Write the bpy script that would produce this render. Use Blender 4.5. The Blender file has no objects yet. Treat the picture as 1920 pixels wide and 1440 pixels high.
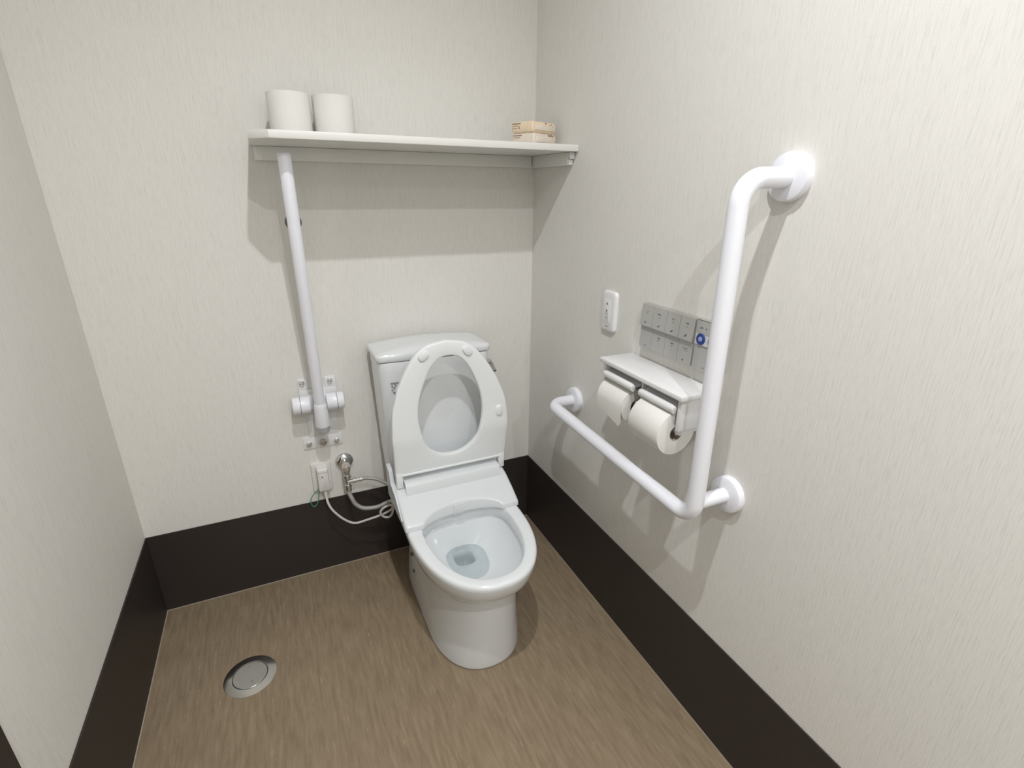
import bpy, bmesh, math, random
from mathutils import Vector, Matrix
random.seed(7)

# ------------------------------------------------------------------ camera
scene = bpy.context.scene
COL = scene.collection
cam_data = bpy.data.cameras.new('camera')
cam_data.sensor_fit = 'HORIZONTAL'; cam_data.sensor_width = 36.0
cam_data.lens = 958.55 / 1920 * 36.0
cam_data.clip_start = 0.02
cam = bpy.data.objects.new('camera', cam_data); COL.objects.link(cam)
_r = Vector((0.90912456, -0.41644433, 0.00816396))
_f = Vector((0.39224541, 0.84937382, -0.35313969))
_u = Vector((0.14012877, 0.32425025, 0.93553498))
M = Matrix(((_r.x, _u.x, -_f.x, -0.91169), (_r.y, _u.y, -_f.y, -1.79807),
            (_r.z, _u.z, -_f.z, 1.40712), (0, 0, 0, 1)))
cam.matrix_world = M
scene.camera = cam

# ------------------------------------------------------------------ world, light, exposure
world = bpy.data.worlds.new('world'); scene.world = world; world.use_nodes = True
world.node_tree.nodes['Background'].inputs[0].default_value = (0.9, 0.93, 1.0, 1)
world.node_tree.nodes['Background'].inputs[1].default_value = 0.02
scene.view_settings.view_transform = 'Standard'
scene.view_settings.look = 'None'
scene.view_settings.gamma = 1.0
scene.view_settings.use_curve_mapping = False
scene.view_settings.exposure = -0.79
LIGHT_W = (24.5, 26.0, 30.0)
SPREAD = math.radians(152)
LIGHT_COL = (0.975, 0.985, 1.005)
CEIL = 2.66
LAMPS = [(-0.735, -1.33), (-0.72, -2.24), (-0.40, -3.35)]

# ------------------------------------------------------------------ room numbers
W = 1.4293          # back wall length; left wall at x = -W, right wall at x = 0, back wall at y = 0
BH = 0.31           # skirting height
DEPTH = 3.9         # room depth
DOOR_Y = -0.928     # where the left wall meets the dark door frame

# ------------------------------------------------------------------ materials
def new_mat(name):
    m = bpy.data.materials.new(name); m.use_nodes = True
    return m, m.node_tree, m.node_tree.nodes['Principled BSDF']

def plain(name, col, rough=0.5, metal=0.0, coat=0.0, spec=0.5, var=0.0, vscale=40, bump=0.0, bscale=300):
    m, nt, b = new_mat(name)
    b.inputs['Roughness'].default_value = rough
    b.inputs['Metallic'].default_value = metal
    b.inputs['Coat Weight'].default_value = coat
    b.inputs['Coat Roughness'].default_value = 0.03
    b.inputs['Specular IOR Level'].default_value = spec
    geo = nt.nodes.new('ShaderNodeNewGeometry')
    no = nt.nodes.new('ShaderNodeTexNoise'); no.inputs['Scale'].default_value = vscale
    nt.links.new(geo.outputs['Position'], no.inputs['Vector'])
    mx = nt.nodes.new('ShaderNodeMix'); mx.data_type = 'RGBA'
    c0 = [c * (1 - var) for c in col]; c1 = [min(1, c * (1 + var)) for c in col]
    mx.inputs[6].default_value = (*c0, 1); mx.inputs[7].default_value = (*c1, 1)
    nt.links.new(no.outputs['Fac'], mx.inputs[0])
    nt.links.new(mx.outputs[2], b.inputs['Base Color'])
    if bump:
        n2 = nt.nodes.new('ShaderNodeTexNoise'); n2.inputs['Scale'].default_value = bscale
        nt.links.new(geo.outputs['Position'], n2.inputs['Vector'])
        bp = nt.nodes.new('ShaderNodeBump'); bp.inputs['Strength'].default_value = bump
        bp.inputs['Distance'].default_value = 0.001
        nt.links.new(n2.outputs['Fac'], bp.inputs['Height']); nt.links.new(bp.outputs[0], b.inputs['Normal'])
    return m

def wallpaper():
    m, nt, b = new_mat('wallpaper')
    N, L = nt.nodes.new, nt.links.new
    geo = N('ShaderNodeNewGeometry')
    def streak(sx, sz, detail):
        mp = N('ShaderNodeMapping'); mp.inputs['Scale'].default_value = (sx, sx, sz)
        L(geo.outputs['Position'], mp.inputs['Vector'])
        n = N('ShaderNodeTexNoise'); n.inputs['Scale'].default_value = 1.0
        n.inputs['Detail'].default_value = detail; n.inputs['Roughness'].default_value = 0.6
        L(mp.outputs[0], n.inputs['Vector'])
        return n
    n1 = streak(320, 9, 3); n2 = streak(640, 34, 2)
    ad = N('ShaderNodeMath'); ad.operation = 'MULTIPLY_ADD'; ad.inputs[1].default_value = 0.55
    L(n2.outputs['Fac'], ad.inputs[0])
    sc = N('ShaderNodeMath'); sc.operation = 'MULTIPLY'; sc.inputs[1].default_value = 0.45
    L(n1.outputs['Fac'], sc.inputs[0]); L(sc.outputs[0], ad.inputs[2])
    rp = N('ShaderNodeValToRGB')
    rp.color_ramp.elements[0].position = 0.28; rp.color_ramp.elements[0].color = (0.665, 0.650, 0.612, 1)
    rp.color_ramp.elements[1].position = 0.52; rp.color_ramp.elements[1].color = (0.79, 0.775, 0.733, 1)
    L(ad.outputs[0], rp.inputs[0]); L(rp.outputs[0], b.inputs['Base Color'])
    b.inputs['Roughness'].default_value = 0.75; b.inputs['Specular IOR Level'].default_value = 0.25
    bp = N('ShaderNodeBump'); bp.inputs['Strength'].default_value = 0.4; bp.inputs['Distance'].default_value = 0.0012
    L(ad.outputs[0], bp.inputs['Height']); L(bp.outputs[0], b.inputs['Normal'])
    return m

def vinyl_floor():
    m, nt, b = new_mat('vinyl_floor')
    N, L = nt.nodes.new, nt.links.new
    geo = N('ShaderNodeNewGeometry')
    def streak(sx, sy, detail, rough=0.55):
        mp = N('ShaderNodeMapping'); mp.inputs['Scale'].default_value = (sx, sy, 10)
        L(geo.outputs['Position'], mp.inputs['Vector'])
        n = N('ShaderNodeTexNoise'); n.inputs['Scale'].default_value = 1.0
        n.inputs['Detail'].default_value = detail; n.inputs['Roughness'].default_value = rough
        L(mp.outputs[0], n.inputs['Vector'])
        return n
    a = streak(85, 11, 5); c = streak(170, 24, 2); big = streak(5, 2.5, 3)
    rp = N('ShaderNodeValToRGB')
    e = rp.color_ramp.elements
    e[0].position = 0.30; e[0].color = (0.210, 0.157, 0.100, 1)
    e[1].position = 0.70; e[1].color = (0.302, 0.233, 0.154, 1)
    L(a.outputs['Fac'], rp.inputs[0])
    rp2 = N('ShaderNodeValToRGB'); e = rp2.color_ramp.elements
    e[0].position = 0.64; e[0].color = (0, 0, 0, 1); e[1].position = 0.75; e[1].color = (1, 1, 1, 1)
    L(c.outputs['Fac'], rp2.inputs[0])
    mx = N('ShaderNodeMix'); mx.data_type = 'RGBA'; mx.inputs[7].default_value = (0.43, 0.35, 0.25, 1)
    sc = N('ShaderNodeMath'); sc.operation = 'MULTIPLY'; sc.inputs[1].default_value = 0.55
    L(rp2.outputs[0], sc.inputs[0]); L(sc.outputs[0], mx.inputs[0]); L(rp.outputs[0], mx.inputs[6])
    hs = N('ShaderNodeHueSaturation'); L(mx.outputs[2], hs.inputs['Color'])
    mr = N('ShaderNodeMapRange'); mr.inputs[3].default_value = 0.9; mr.inputs[4].default_value = 1.1
    L(big.outputs['Fac'], mr.inputs[0]); L(mr.outputs[0], hs.inputs['Value'])
    L(hs.outputs[0], b.inputs['Base Color'])
    b.inputs['Roughness'].default_value = 0.42; b.inputs['Specular IOR Level'].default_value = 0.35
    return m

def water_mat():
    m, nt, b = new_mat('toilet_water')
    N, L = nt.nodes.new, nt.links.new
    out = nt.nodes['Material Output']
    tr = N('ShaderNodeBsdfTransparent'); tr.inputs[0].default_value = (0.945, 0.983, 0.99, 1)
    gl = N('ShaderNodeBsdfGlossy'); gl.inputs['Roughness'].default_value = 0.02
    fr = N('ShaderNodeFresnel'); fr.inputs[0].default_value = 1.33
    mx = N('ShaderNodeMixShader')
    L(fr.outputs[0], mx.inputs[0]); L(tr.outputs[0], mx.inputs[1]); L(gl.outputs[0], mx.inputs[2])
    L(mx.outputs[0], out.inputs['Surface'])
    return m

def film_mat():
    m, nt, b = new_mat('cellophane')
    return m

MAT = {
    'wall': wallpaper(), 'floor': vinyl_floor(),
    'ceiling': plain('ceiling_white', (0.88, 0.875, 0.86), 0.8, var=0.02),
    'skirting': plain('dark_skirting', (0.036, 0.0285, 0.0255), 0.45, spec=0.35, var=0.10, vscale=120, bump=0.15, bscale=500),
    'door': plain('dark_brown_door', (0.030, 0.021, 0.018), 0.45, var=0.2, vscale=60),
    'caulk': plain('caulk', (0.42, 0.36, 0.29), 0.6, var=0.05),
    'porcelain': plain('porcelain', (0.765, 0.79, 0.80), 0.09, coat=0.4, var=0.006),
    'plastic': plain('white_plastic', (0.70, 0.725, 0.735), 0.28, var=0.006),
    'seat': plain('seat_plastic', (0.82, 0.845, 0.845), 0.36, var=0.006),
    'rail': plain('rail_coating', (0.86, 0.87, 0.92), 0.32, var=0.01),
    'ivory': plain('ivory_plastic', (0.76, 0.745, 0.72), 0.35, var=0.01),
    'shelf': plain('shelf_melamine', (0.80, 0.80, 0.765), 0.35, var=0.01),
    'holder': plain('holder_plastic', (0.80, 0.80, 0.80), 0.3, var=0.01),
    'paper': plain('tissue_paper', (0.80, 0.79, 0.755), 0.95, spec=0.1, var=0.02, vscale=200, bump=0.4, bscale=900),
    'core': plain('cardboard_core', (0.42, 0.36, 0.29), 0.9, spec=0.1, var=0.08),
    'chrome': plain('chrome', (0.76, 0.765, 0.77), 0.14, metal=1.0, var=0.03),
    'steel': plain('brushed_steel', (0.56, 0.55, 0.53), 0.32, metal=1.0, var=0.05),
    'braid': plain('braided_hose', (0.46, 0.45, 0.44), 0.42, metal=0.6, var=0.25, vscale=900, bump=0.8, bscale=1400),
    'drain': plain('drain_steel', (0.60, 0.585, 0.565), 0.16, metal=1.0, var=0.02),
    'drain_cover': plain('drain_cover_plate', (0.47, 0.47, 0.455), 0.22, metal=0.85, var=0.03),
    'dark': plain('dark_gap', (0.03, 0.03, 0.03), 0.6, var=0.05),
    'bumper': plain('grey_rubber', (0.11, 0.11, 0.11), 0.6, var=0.05),
    'grey_cap': plain('grey_plastic', (0.50, 0.50, 0.51), 0.4, var=0.02),
    'panel': plain('panel_silver', (0.455, 0.452, 0.43), 0.42, metal=0.1, var=0.02),
    'panel_low': plain('panel_lower_silver', (0.45, 0.45, 0.435), 0.45, metal=0.1, var=0.02),
    'panel_side': plain('panel_frame', (0.40, 0.39, 0.36), 0.45, metal=0.1, var=0.02),
    'print': plain('grey_print', (0.11, 0.11, 0.11), 0.6, var=0.05),
    'print_soft': plain('soft_grey_print', (0.24, 0.24, 0.23), 0.6, var=0.05),
    'blue': plain('blue_ring', (0.014, 0.045, 0.24), 0.4, var=0.03),
    'blue_mid': plain('pale_blue_button', (0.32, 0.38, 0.68), 0.4, var=0.03),
    'sticker': plain('white_sticker', (0.66, 0.65, 0.65), 0.5, var=0.01),
    'cord': plain('cord_sheath', (0.62, 0.59, 0.56), 0.5, var=0.03),
    'green': plain('green_wire', (0.07, 0.27, 0.17), 0.5, var=0.05),
    'pack': plain('packet_paper', (0.84, 0.68, 0.50), 0.45, var=0.10, vscale=35, bump=0.3, bscale=80),
    'pack_lid': plain('packet_paper_pale', (0.80, 0.71, 0.61), 0.45, var=0.08, vscale=35, bump=0.3, bscale=80),
    'pack_print': plain('packet_print', (0.30, 0.21, 0.145), 0.6, var=0.1),
    'water': water_mat(),
    'lamp_ring': plain('lamp_ring', (0.8, 0.8, 0.8), 0.4, var=0.01),
}

# ------------------------------------------------------------------ mesh helpers
def mk(name, bm, mat, parent=None, smooth=True, angle=40, recalc=True):
    if recalc:
        bmesh.ops.recalc_face_normals(bm, faces=bm.faces[:])
    org = Vector(parent['_o']) if parent is not None and '_o' in parent.keys() else Vector((0, 0, 0))
    if parent is not None and '_o' not in parent.keys():
        p = parent
        while p is not None and '_o' not in p.keys(): p = p.parent
        if p is not None: org = Vector(p['_o'])
    if org.length: bmesh.ops.translate(bm, verts=bm.verts[:], vec=-org)
    me = bpy.data.meshes.new(name); bm.to_mesh(me); bm.free()
    me.materials.append(MAT[mat])
    if smooth:
        me.polygons.foreach_set('use_smooth', [True] * len(me.polygons))
        try: me.set_sharp_from_angle(angle=math.radians(angle))
        except Exception: pass
    o = bpy.data.objects.new(name, me); COL.objects.link(o)
    if parent is not None: o.parent = parent
    return o

def tag(o, label, cat, group=None, kind=None):
    if label: o['label'] = label
    if cat: o['category'] = cat
    if group: o['group'] = group
    if kind: o['kind'] = kind
    return o

def thing(name, label, cat, loc, group=None):
    o = bpy.data.objects.new(name, None); COL.objects.link(o)
    o.location = loc; o['_o'] = tuple(loc); o.empty_display_size = 0.05
    return tag(o, label, cat, group)

def bx(bm, x0, x1, y0, y1, z0, z1, bev=0.0, seg=2):
    r = bmesh.ops.create_cube(bm, size=1.0)
    vs = r['verts']
    for v in vs:
        v.co = Vector(((x0 + x1) / 2 + v.co.x * (x1 - x0), (y0 + y1) / 2 + v.co.y * (y1 - y0), (z0 + z1) / 2 + v.co.z * (z1 - z0)))
    if bev:
        es = list({e for v in vs for e in v.link_edges})
        bmesh.ops.bevel(bm, geom=es, offset=bev, segments=seg, profile=0.5, affect='EDGES')
    return bm

def box(*a, **k): return bx(bmesh.new(), *a, **k)

def loft(bm, rings, cap0=True, cap1=True, closed=True):
    vr = [[bm.verts.new(p) for p in r] for r in rings]
    n = len(vr[0])
    for a, b in zip(vr, vr[1:]):
        for i in range(n if closed else n - 1):
            j = (i + 1) % n
            bm.faces.new((a[i], a[j], b[j], b[i]))
    if cap0: bm.faces.new(list(reversed(vr[0])))
    if cap1: bm.faces.new(vr[-1])
    return vr

def frame(d):
    d = Vector(d).normalized()
    u = d.orthogonal().normalized(); v = d.cross(u).normalized()
    return d, u, v

def lathe(bm, org, axis, prof, n=40):
    """prof: list of (radius, distance along axis) from one end to the other"""
    org = Vector(org); d, u, v = frame(axis)
    rings = []
    for r, t in prof:
        r = max(r, 1e-5)
        rings.append([org + d * t + (u * math.cos(2 * math.pi * i / n) + v * math.sin(2 * math.pi * i / n)) * r for i in range(n)])
    loft(bm, rings)
    return bm

def cyl(org, axis, r, h, n=32, bev=0.0):
    b = bev
    prof = [(r, 0), (r, h)] if not b else [(r - b, 0), (r - 0.3 * b, 0.3 * b), (r, b), (r, h - b), (r - 0.3 * b, h - 0.3 * b), (r - b, h)]
    return lathe(bmesh.new(), org, axis, prof, n)

def fillet(pts, rad, seg=10):
    """round the corners of a polyline"""
    P = [Vector(p) for p in pts]; out = [P[0]]
    for i in range(1, len(P) - 1):
        a, b, c = P[i - 1], P[i], P[i + 1]
        d1 = (a - b).normalized(); d2 = (c - b).normalized()
        ang = d1.angle(d2); t = rad / math.tan(ang / 2)
        s, e = b + d1 * t, b + d2 * t
        cen = b + (d1 + d2).normalized() * (rad / math.sin(ang / 2))
        v0, v1 = s - cen, e - cen
        tot = v0.angle(v1); ax = v0.cross(v1).normalized()
        for k in range(seg + 1):
            out.append(cen + Matrix.Rotation(tot * k / seg, 3, ax) @ v0)
    out.append(P[-1]); return out

def catmull(pts, sub=8):
    P = [Vector(p) for p in pts]; P = [2 * P[0] - P[1]] + P + [2 * P[-1] - P[-2]]
    out = []
    for i in range(1, len(P) - 2):
        for k in range(sub):
            t = k / sub; a, b, c, d = P[i - 1], P[i], P[i + 1], P[i + 2]
            out.append(0.5 * ((2 * b) + (c - a) * t + (2 * a - 5 * b + 4 * c - d) * t * t + (3 * b - a - 3 * c + d) * t ** 3))
    out.append(P[-2]); return out

def tube(path, r, n=20, bm=None, cap=True):
    bm = bm or bmesh.new(); P = [Vector(p) for p in path]
    rad = r if isinstance(r, (list, tuple)) else [r] * len(P)
    T = [(P[min(i + 1, len(P) - 1)] - P[max(i - 1, 0)]).normalized() for i in range(len(P))]
    u = T[0].orthogonal().normalized(); rings = []
    for i, p in enumerate(P):
        if i:
            u = (u - T[i] * u.dot(T[i])).normalized()
        v = T[i].cross(u)
        rings.append([p + (u * math.cos(2 * math.pi * k / n) + v * math.sin(2 * math.pi * k / n)) * rad[i] for k in range(n)])
    loft(bm, rings, cap, cap)
    return bm

def rrect(hw, y0, y1, rad, z, xc, bow=0.0, seg=6, side=10):
    """rounded rectangle ring in plan, counter clockwise; the front side (y0, nearest the viewer) bows out"""
    x0, x1 = xc - hw, xc + hw; pts = []
    cs = [(x1 - rad, y1 - rad, 0), (x0 + rad, y1 - rad, 90), (x0 + rad, y0 + rad, 180), (x1 - rad, y0 + rad, 270)]
    for ci, (cx, cy, a0) in enumerate(cs):
        for k in range(seg + 1):
            a = math.radians(a0 + 90 * k / seg)
            pts.append((cx + rad * math.cos(a), cy + rad * math.sin(a)))
        nx, ny, _ = cs[(ci + 1) % 4]
        a = math.radians(a0 + 90)
        sx, sy = cx + rad * math.cos(a), cy + rad * math.sin(a)
        ex, ey = nx + rad * math.cos(a), ny + rad * math.sin(a)
        for k in range(1, side):
            t = k / side; pts.append((sx + (ex - sx) * t, sy + (ey - sy) * t))
    out = []
    for x, y in pts:
        f = (x - xc) / hw
        w = (y1 - y) / (y1 - y0)
        out.append(Vector((x, y - bow * (1 - f * f) * max(0, w), z)))
    return out

def egg(a, yc, bf, bb, nf, nb, z, xc, n=96):
    out = []
    for i in range(n):
        t = 2 * math.pi * i / n; c, s = math.cos(t), math.sin(t)
        nn, b = (nf, bf) if s < 0 else (nb, bb)
        x = a * math.copysign(abs(c) ** (2 / nn), c); y = b * math.copysign(abs(s) ** (2 / nn), s)
        out.append(Vector((xc + x, yc + y, z)))
    return out

# ------------------------------------------------------------------ the room
def struct(name, bm, mat, label=None, smooth=False):
    o = mk(name, bm, mat, smooth=smooth); o['kind'] = 'structure'
    if label: o['label'] = label
    return o

T = 0.12
struct('floor', box(-W - 1.2, T, -DEPTH - T, T, -0.1, 0.0), 'floor', 'beige brown vinyl sheet floor with fine streaks')
struct('ceiling', box(-W - 1.2, T, -DEPTH - T, T, CEIL, CEIL + 0.1), 'ceiling', 'plain white ceiling')
struct('wall_back', box(-W - T, T, 0.0, T, 0.0, CEIL), 'wall', 'cream ribbed wallpaper wall behind the toilet')
struct('wall_right', box(0.0, T, -DEPTH, 0.0, 0.0, CEIL), 'wall', 'cream ribbed wallpaper wall with the grab bar')
wl = bmesh.new()
bx(wl, -W - T, -W, DOOR_Y, 0.0, 0.0, CEIL)
bx(wl, -W - T, -W, DOOR_Y - 0.98, DOOR_Y, 2.06, CEIL)
bx(wl, -W - T, -W, -DEPTH, DOOR_Y - 0.98, 0.0, CEIL)
struct('wall_left', wl, 'wall', 'cream ribbed wallpaper wall on the left')
struct('wall_front', box(-W - T, T, -DEPTH - T, -DEPTH, 0.0, CEIL), 'wall', 'cream wallpaper wall at the near end of the room')
BT = 0.004
struct('baseboard_back', box(-W + BT, -BT, -BT, 0.0, 0.0, BH), 'skirting', 'tall dark brown skirting along the back wall')
struct('baseboard_right', box(-BT, 0.0, -DEPTH, 0.0, 0.0, BH), 'skirting', 'tall dark brown skirting along the right wall')
struct('baseboard_left', box(-W, -W + BT, DOOR_Y, 0.0, 0.0, BH), 'skirting', 'tall dark brown skirting along the left wall')
cb = bmesh.new(); cw = 0.0028
bx(cb, -W + BT, -BT, -BT - cw, -BT, 0.0, 0.002)
bx(cb, -W + BT, -W + BT + cw, DOOR_Y, -BT - cw, 0.0, 0.002)
bx(cb, -BT - cw * 0.5, -BT, -DEPTH, -BT - cw, 0.0, 0.002)
struct('trim_1', cb, 'caulk', 'thin pale sealant line where the floor meets the skirting')
# door frame and sliding door at the end of the left wall
fr = bmesh.new()
bx(fr, -W - T, -W + 0.012, DOOR_Y - 0.045, DOOR_Y, 0.0, 2.06, 0.002)
bx(fr, -W - T, -W + 0.012, DOOR_Y - 0.98, DOOR_Y - 0.935, 0.0, 2.06, 0.002)
bx(fr, -W - T, -W + 0.012, DOOR_Y - 0.98, DOOR_Y, 2.02, 2.06, 0.002)
d1 = struct('door_1', fr, 'door', 'dark brown door frame at the end of the left wall')
mk('door_leaf', box(-W - 0.08, -W - 0.045, DOOR_Y - 0.935, DOOR_Y - 0.045, 0.005, 2.02, 0.002), 'door', d1)

# ------------------------------------------------------------------ ceiling downlights
for i, (lx, ly) in enumerate(LAMPS):
    t = thing('ceiling_downlight', ['round ceiling downlight nearest to the toilet', 'middle one of the three round ceiling downlights', 'round ceiling downlight farthest from the toilet'][i],
              'ceiling light', (lx, ly, CEIL), 'ceiling downlights')
    mk('lamp_ring', lathe(bmesh.new(), (lx, ly, CEIL), (0, 0, -1), [(0.070, 0), (0.070, 0.004), (0.052, 0.008), (0.050, 0.006), (0.050, 0.001)], 48), 'lamp_ring', t)
    ld = bpy.data.lights.new('downlight_lamp', 'AREA'); ld.shape = 'DISK'; ld.size = 0.046
    ld.energy = LIGHT_W[i]; ld.color = LIGHT_COL; ld.spread = SPREAD
    lo = bpy.data.objects.new('downlight_lamp', ld); COL.objects.link(lo)
    lo.parent = t; lo.location = (0, 0, -0.010)

# ------------------------------------------------------------------ toilet
XC = -0.456
toilet = thing('toilet', 'white porcelain toilet with raised seat and cistern against the back wall', 'toilet', (XC, -0.4, 0.0))

def bowl_mesh():
    bm = bmesh.new(); R = []
    def ring(a, yc, front, back, z, nf=2.25, nb=2.5):
        R.append(egg(a, yc, yc - front, back - yc, nf, nb, z, XC))
    # pedestal
    ring(0.146, -0.47, -0.688, -0.11, 0.000, 2.3, 7)
    ring(0.149, -0.47, -0.691, -0.11, 0.004, 2.3, 7)
    ring(0.149, -0.47, -0.692, -0.11, 0.012, 2.3, 7)
    ring(0.145, -0.47, -0.692, -0.11, 0.060, 2.3, 7)
    ring(0.139, -0.47, -0.694, -0.11, 0.120, 2.3, 7)
    ring(0.135, -0.47, -0.698, -0.11, 0.190, 2.3, 6)
    ring(0.134, -0.47, -0.703, -0.11, 0.250, 2.3, 5)
    ring(0.136, -0.47, -0.706, -0.12, 0.285, 2.3, 4)
    ring(0.139, -0.46, -0.710, -0.13, 0.300, 2.3, 3.5)
    # lip
    ring(0.144, -0.46, -0.716, -0.14, 0.3055, 2.3, 3)
    ring(0.160, -0.457, -0.733, -0.14, 0.309, 2.3, 3)
    ring(0.171, -0.455, -0.747, -0.14, 0.317, 2.3, 2.8)
    ring(0.181, -0.45, -0.760, -0.14, 0.333, 2.3, 2.6)
    ring(0.188, -0.45, -0.771, -0.14, 0.358, 2.3, 2.5)
    ring(0.1915, -0.45, -0.777, -0.14, 0.380, 2.3, 2.5)
    ring(0.192, -0.45, -0.778, -0.14, 0.389, 2.3, 2.5)
    ring(0.190, -0.45, -0.776, -0.142, 0.396, 2.3, 2.5)
    ring(0.186, -0.45, -0.771, -0.145, 0.3995, 2.3, 2.5)
    ring(0.181, -0.45, -0.766, -0.15, 0.400, 2.3, 2.5)
    # rim inwards
    ring(0.152, -0.49, -0.749, -0.380, 0.400, 2.25, 2.6)
    ring(0.1475, -0.49, -0.745, -0.383, 0.398, 2.25, 2.6)
    ring(0.145, -0.49, -0.742, -0.385, 0.392, 2.25, 2.6)
    ring(0.144, -0.49, -0.740, -0.385, 0.375, 2.25, 2.6)
    ring(0.144, -0.49, -0.738, -0.385, 0.355, 2.25, 2.6)
    ring(0.1462, -0.49, -0.7395, -0.3843, 0.352, 2.25, 2.6)
    ring(0.1465, -0.49, -0.7395, -0.384, 0.347, 2.25, 2.6)
    ring(0.1425, -0.49, -0.733, -0.386, 0.337, 2.25, 2.6)
    ring(0.132, -0.487, -0.717, -0.388, 0.318, 2.25, 2.5)
    ring(0.116, -0.480, -0.690, -0.390, 0.297, 2.2, 2.5)
    ring(0.098, -0.472, -0.650, -0.392, 0.277, 2.2, 2.4)
    ring(0.078, -0.462, -0.600, -0.394, 0.259, 2.2, 2.4)
    ring(0.058, -0.450, -0.545, -0.396, 0.245, 2.3, 2.4)
    ring(0.043, -0.441, -0.498, -0.398, 0.236, 2.6, 2.6)
    ring(0.0365, -0.437, -0.474, -0.399, 0.2315, 3.0, 3.0)
    ring(0.0335, -0.435, -0.469, -0.402, 0.227, 3.2, 3.2)
    ring(0.0315, -0.432, -0.464, -0.401, 0.208, 3.2, 3.2)
    ring(0.030, -0.424, -0.454, -0.394, 0.178, 3.0, 3.0)
    ring(0.027, -0.411, -0.438, -0.384, 0.150, 2.6, 2.6)
    loft(bm, R)
    # deck that carries the cistern
    rr = [rrect(0.105, -0.30, -0.045, 0.03, 0.10, XC), rrect(0.115, -0.30, -0.040, 0.03, 0.30, XC),
          rrect(0.150, -0.26, -0.035, 0.03, 0.385, XC), rrect(0.152, -0.26, -0.035, 0.03, 0.402, XC)]
    loft(bm, rr)
    return bm
bowl = mk('bowl', bowl_mesh(), 'porcelain', toilet, angle=55)
wt = bmesh.new()
wr = egg(0.0690, -0.456, 0.118, 0.0605, 2.2, 2.4, 0.2515, XC, 64)
wf = wt.faces.new([wt.verts.new(p) for p in wr]); wf.normal_update()
if wf.normal.z < 0: wf.normal_flip()
o = mk('water', wt, 'water', bowl, recalc=False); o['label'] = 'clear bluish water in the bowl'
# mounting caps on the left flank
for (py, pz) in ((-0.250, 0.155), (-0.275, 0.098)):
    mk('mounting_cap', lathe(bmesh.new(), (XC - 0.130, py, pz), (-1, 0, 0), [(0.007, 0), (0.007, 0.0135), (0.005, 0.016), (0.0001, 0.0165)], 16), 'print', bowl)

# cistern
tank_r = [rrect(0.172, -0.190, -0.055, 0.035, 0.404, XC, 0.006), rrect(0.178, -0.196, -0.050, 0.035, 0.420, XC, 0.008),
          rrect(0.183, -0.199, -0.042, 0.030, 0.52, XC, 0.008), rrect(0.189, -0.200, -0.034, 0.026, 0.70, XC, 0.008),
          rrect(0.1925, -0.200, -0.028, 0.024, 0.850, XC, 0.008), rrect(0.1935, -0.200, -0.028, 0.023, 0.877, XC, 0.008),
          rrect(0.192, -0.199, -0.029, 0.022, 0.881, XC, 0.008)]
tb = bmesh.new(); loft(tb, tank_r)
tank = mk('cistern', tb, 'porcelain', toilet, angle=50)
def lid_mesh():
    bm = bmesh.new(); R = []
    def dome(ring, h):
        for p in ring:
            fx = (p.x - XC) / 0.2
            p.z += h * (1 - min(1, fx * fx))
        return ring
    R.append(rrect(0.1965, -0.201, -0.024, 0.016, 0.884, XC, 0.006))
    R.append(rrect(0.1985, -0.203, -0.022, 0.018, 0.887, XC, 0.006))
    R.append(rrect(0.1995, -0.204, -0.021, 0.019, 0.898, XC, 0.006))
    R.append(dome(rrect(0.1985, -0.203, -0.022, 0.018, 0.904, XC, 0.006), 0.004))
    R.append(dome(rrect(0.195, -0.199, -0.026, 0.016, 0.9065, XC, 0.006), 0.010))
    R.append(dome(rrect(0.170, -0.178, -0.045, 0.02, 0.907, XC, 0.007), 0.017))
    R.append(dome(rrect(0.110, -0.150, -0.070, 0.015, 0.907, XC, 0.005), 0.019))
    R.append(dome(rrect(0.050, -0.125, -0.095, 0.010, 0.907, XC, 0.002), 0.0195))
    loft(bm, R); return bm
mk('cistern_lid', lid_mesh(), 'porcelain', tank, angle=50)
mk('lid_gap', loft_bm := (lambda b: (loft(b, [rrect(0.188, -0.196, -0.033, 0.02, 0.879, XC, 0.008), rrect(0.188, -0.196, -0.033, 0.02, 0.8855, XC, 0.008)]), b)[1])(bmesh.new()), 'print_soft', tank)
lv = bmesh.new()
lathe(lv, (XC + 0.188, -0.15, 0.826), (1, 0, 0), [(0.013, 0), (0.013, 0.012), (0.010, 0.016), (0.008, 0.03)], 24)
tube([(XC + 0.214, -0.150, 0.826), (XC + 0.217, -0.165, 0.818), (XC + 0.219, -0.190, 0.800)], [0.0075, 0.007, 0.006], 14, lv)
o = mk('flush_lever', lv, 'chrome', tank); o['label'] = 'small chrome flush lever'
# small printed mark on the cistern front
pm = bmesh.new()
yy = -0.2065
bx(pm, -0.615, -0.588, yy - 0.0004, yy + 0.003, 0.8105, 0.8135)
for (a, b, c, d) in ((-0.613, -0.609, 0.799, 0.804), (-0.602, -0.597, 0.801, 0.806), (-0.607, -0.602, 0.792, 0.797), (-0.613, -0.610, 0.785, 0.790), (-0.608, -0.602, 0.776, 0.781)):
    bx(pm, a, b, yy - 0.0004, yy + 0.003, c, d)
mk('printed_mark', pm, 'print_soft', tank, smooth=False)['kind'] = 'stuff'

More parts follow.
